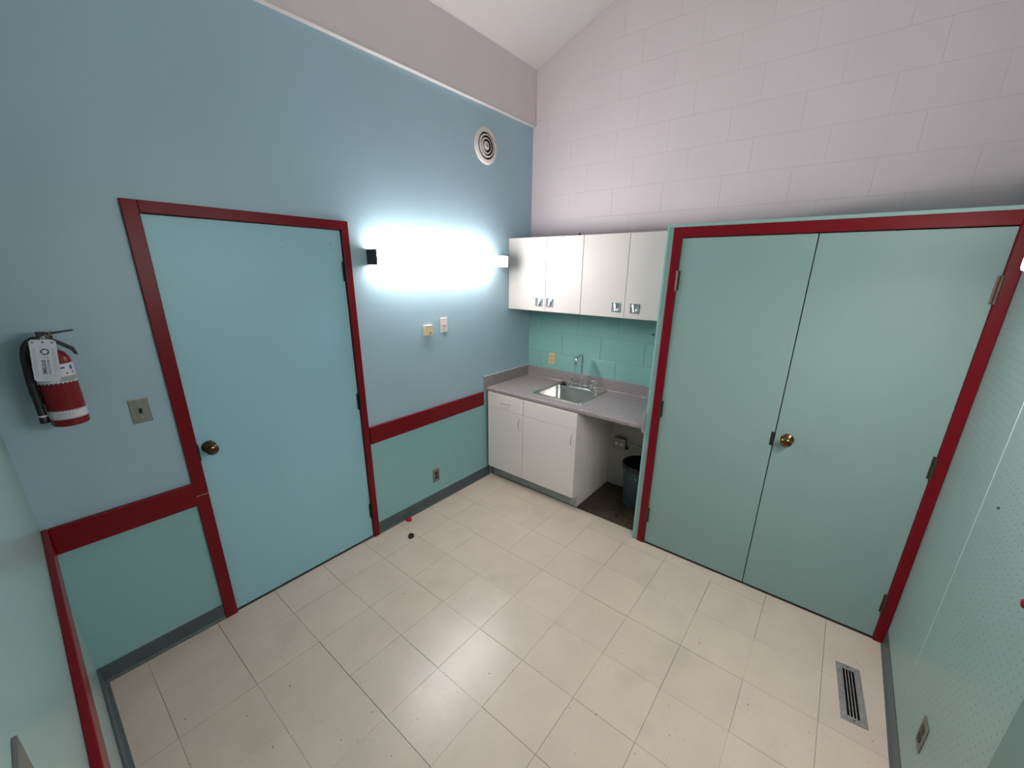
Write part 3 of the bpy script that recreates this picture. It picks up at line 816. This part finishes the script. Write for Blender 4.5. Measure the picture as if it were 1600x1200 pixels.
wall_cabinet('white wall cabinet with two doors beside the teal closet', -.7565, -1.1345, -1.512, (-1.070, -1.218))
# small dark bits left on the cabinet tops
for (y, r, lb) in ((-.700, .011, 'small round black bumper lying on top of the cabinet near the middle seam'), (-.555, .005, 'tiny black bumper on top of the wall cabinet beside the lamp'),):
    bm = B(); lathe(bm, [(0, 0), (r * .6, 0), (r, r * .5), (r, r * 1.1), (r * .6, r * 1.5), (0, r * 1.6)], (-.30, y, UZ1 - .0018), 'z', 14)
    tag(obj('rubber_bumper', bm, M_black, smooth=True), lb, 'bumper')

# hook on the block wall near the closet
hk = thing('wall_hook', 'small black hook on the teal blocks beside the closet', 'hook', (-.0012, -1.262, 1.441))
bm = B(); box(bm, -.003, .0, -.006, .006, -.008, .008, .001, 1); obj('hook_plate', bm, M_black, hk)
bm = B(); tube(bm, [(-.002, 0, .002), (-.014, 0, -.002), (-.020, 0, .004), (-.021, 0, .010)], .002, 8); obj('hook_prong', bm, M_black, hk)

# ------------------------------------------------------------------ under the counter
jb = thing('junction_box', 'galvanised outlet box on the white wall under the counter', 'outlet box', (-.001, -1.083, .442), -PI / 2)
bm = B(); box(bm, -.056, .056, -.048, 0, -.050, .050, .003, 1); obj('metal_box', bm, M_dull, jb)
bm = B(); box(bm, -.058, .058, -.051, -.048, -.052, .052, .001, 1); cp = obj('box_cover', bm, M_plate, jb)
for x in (-.024, .024):
    bm = B(); lathe(bm, [(.017, -.0505), (.017, -.0535), (.015, -.054), (0, -.054)], (x, 0, 0), 'y', 16); obj('receptacle', bm, M_label, cp)
bm = B(); box(bm, -.04, .02, -.030, -.010, .052, .064, .003, 1); obj('cable_clamp', bm, M_chrome, jb)
bm = B(); lathe(bm, [(.010, .056), (.010, .075), (.007, .077), (0, .077)], (0, -.02, -.035), 'x', 10); obj('cable_connector', bm, M_black, jb)
bm = B(); tube(bm, [(.07, -.01, .006), (.12, -.006, .003), (.2, -.005, -.004), (.30, -.005, -.01)], .0045, 8); obj('cable', bm, M_cab, jb)
# trash can
tc = thing('trash_can', 'slate grey plastic trash can with a black bag under the counter', 'trash can', (-.185, -1.345, -.0012))
bm = B(); lathe(bm, [(0, 0), (.108, 0), (.112, .004), (.139, .360), (.147, .363), (.148, .380), (.143, .383), (.139, .378), (.136, .372), (.108, .008), (0, .008)], (0, 0, 0), 'z', 40)
obj('bin_body', bm, M_can, tc, smooth=True)
bm = B()
random.seed(3)
n = 40; prof_ = [(.1495, .350), (.1505, .384), (.144, .390), (.134, .384), (.130, .34), (.125, .28), (.11, .25), (.06, .262), (0, .27)]
rings = []
for r, h in prof_:
    rings.append([bm.verts.new(((r + (random.uniform(-.004, .002) if 0 < r < .132 else 0)) * math.cos(2 * PI * i / n), (r + (random.uniform(-.004, .002) if 0 < r < .132 else 0)) * math.sin(2 * PI * i / n), h + (random.uniform(-.01, .012) if 0.05 < r < .13 else 0))) for i in range(n)])
for a, b in zip(rings, rings[1:]):
    for i in range(n): bm.faces.new((a[i], a[(i + 1) % n], b[(i + 1) % n], b[i]))
bmesh.ops.remove_doubles(bm, verts=bm.verts, dist=1e-6)
obj('bin_bag', bm, M_bag, tc, smooth=True)

# ------------------------------------------------------------------ floor register
fr = thing('floor_register', 'worn grey metal floor register beside the dotted wall', 'vent', (-1.1236, -2.8238, .0), math.radians(4.8))
L2, W2 = .171, .049
bm = B()
box(bm, -L2, L2, W2 - .026, W2, .0, .0035, .0008, 1); box(bm, -L2, L2, -W2, -W2 + .026, .0, .0035, .0008, 1)
box(bm, -L2, -L2 + .030, -W2 + .026, W2 - .026, .0, .0035); box(bm, L2 - .030, L2, -W2 + .026, W2 - .026, .0, .0035)
obj('register_frame', bm, M_dull, fr)
bm = B(); box(bm, -L2 + .028, L2 - .028, -W2 + .024, W2 - .024, .0002, .0006); obj('dark_duct', bm, M_void, fr)
for k in range(3):
    y = (k - 1) * .0122
    bm = B(); box(bm, -L2 + .030, L2 - .030, y - .0022, y + .0022, .0006, .0033, .0004, 1); obj('slat', bm, M_dull, fr)
for x in (-L2 + .015, L2 - .015):
    bm = B(); lathe(bm, [(.004, .003), (.0035, .0046), (0, .005)], (x, 0, 0), 'z', 10); obj('screw', bm, M_hinge, fr)

# ------------------------------------------------------------------ little things on the floor and wall
rc = thing('bottle_cap', 'small round red plastic cap on the floor against the baseboard', 'cap', (-1.602, -.036, .0))
bm = B(); lathe(bm, [(0, 0), (.020, 0), (.0225, .003), (.0225, .014), (.019, .019), (.008, .0205), (0, .0205)], (0, 0, .0003), 'z', 24); obj('cap_shell', bm, mat('bright_red_plastic', (.42, .012, .02), .18), rc, smooth=True)
bm = B(); lathe(bm, [(.0228, .004), (.0232, .006), (.0228, .008)], (0, 0, .0003), 'z', 24, caps=False); obj('cap_ridge', bm, MATS['bright_red_plastic'], rc)
bc = thing('bottle_cap', 'small black hollow cap lying on the floor tile near the red cap', 'cap', (-1.723, -.222, .0))
bm = B(); lathe(bm, [(0, 0), (.020, 0), (.0225, .003), (.0215, .016), (.019, .0175), (.017, .016), (.017, .006), (.008, .004), (0, .009)], (0, 0, .0003), 'z', 24); obj('cap_shell', bm, mat('black_rubber', (.015, .011, .010), .35), bc, smooth=True)
bm = B(); lathe(bm, [(.0205, .0165), (.0205, .0185), (.0175, .0185), (.0175, .0165)], (0, 0, .0003), 'z', 24, caps=False); obj('cap_rim', bm, M_black, bc, smooth=True)
rh = thing('wall_peg', 'small red peg standing out of the dotted wall', 'peg', (-1.790, YC, 1.123), PI)
bm = B(); lathe(bm, [(0, 0), (.010, 0), (.010, -.010), (.0125, -.012), (.0125, -.016), (.009, -.019), (0, -.020)], (0, 0, 0), 'y', 18); obj('knob_body', bm, M_red, rh, smooth=True)
bm = B(); lathe(bm, [(.012, 0), (.012, -.002), (.006, -.003)], (0, 0, 0), 'y', 16); obj('knob_base', bm, M_red, rh)
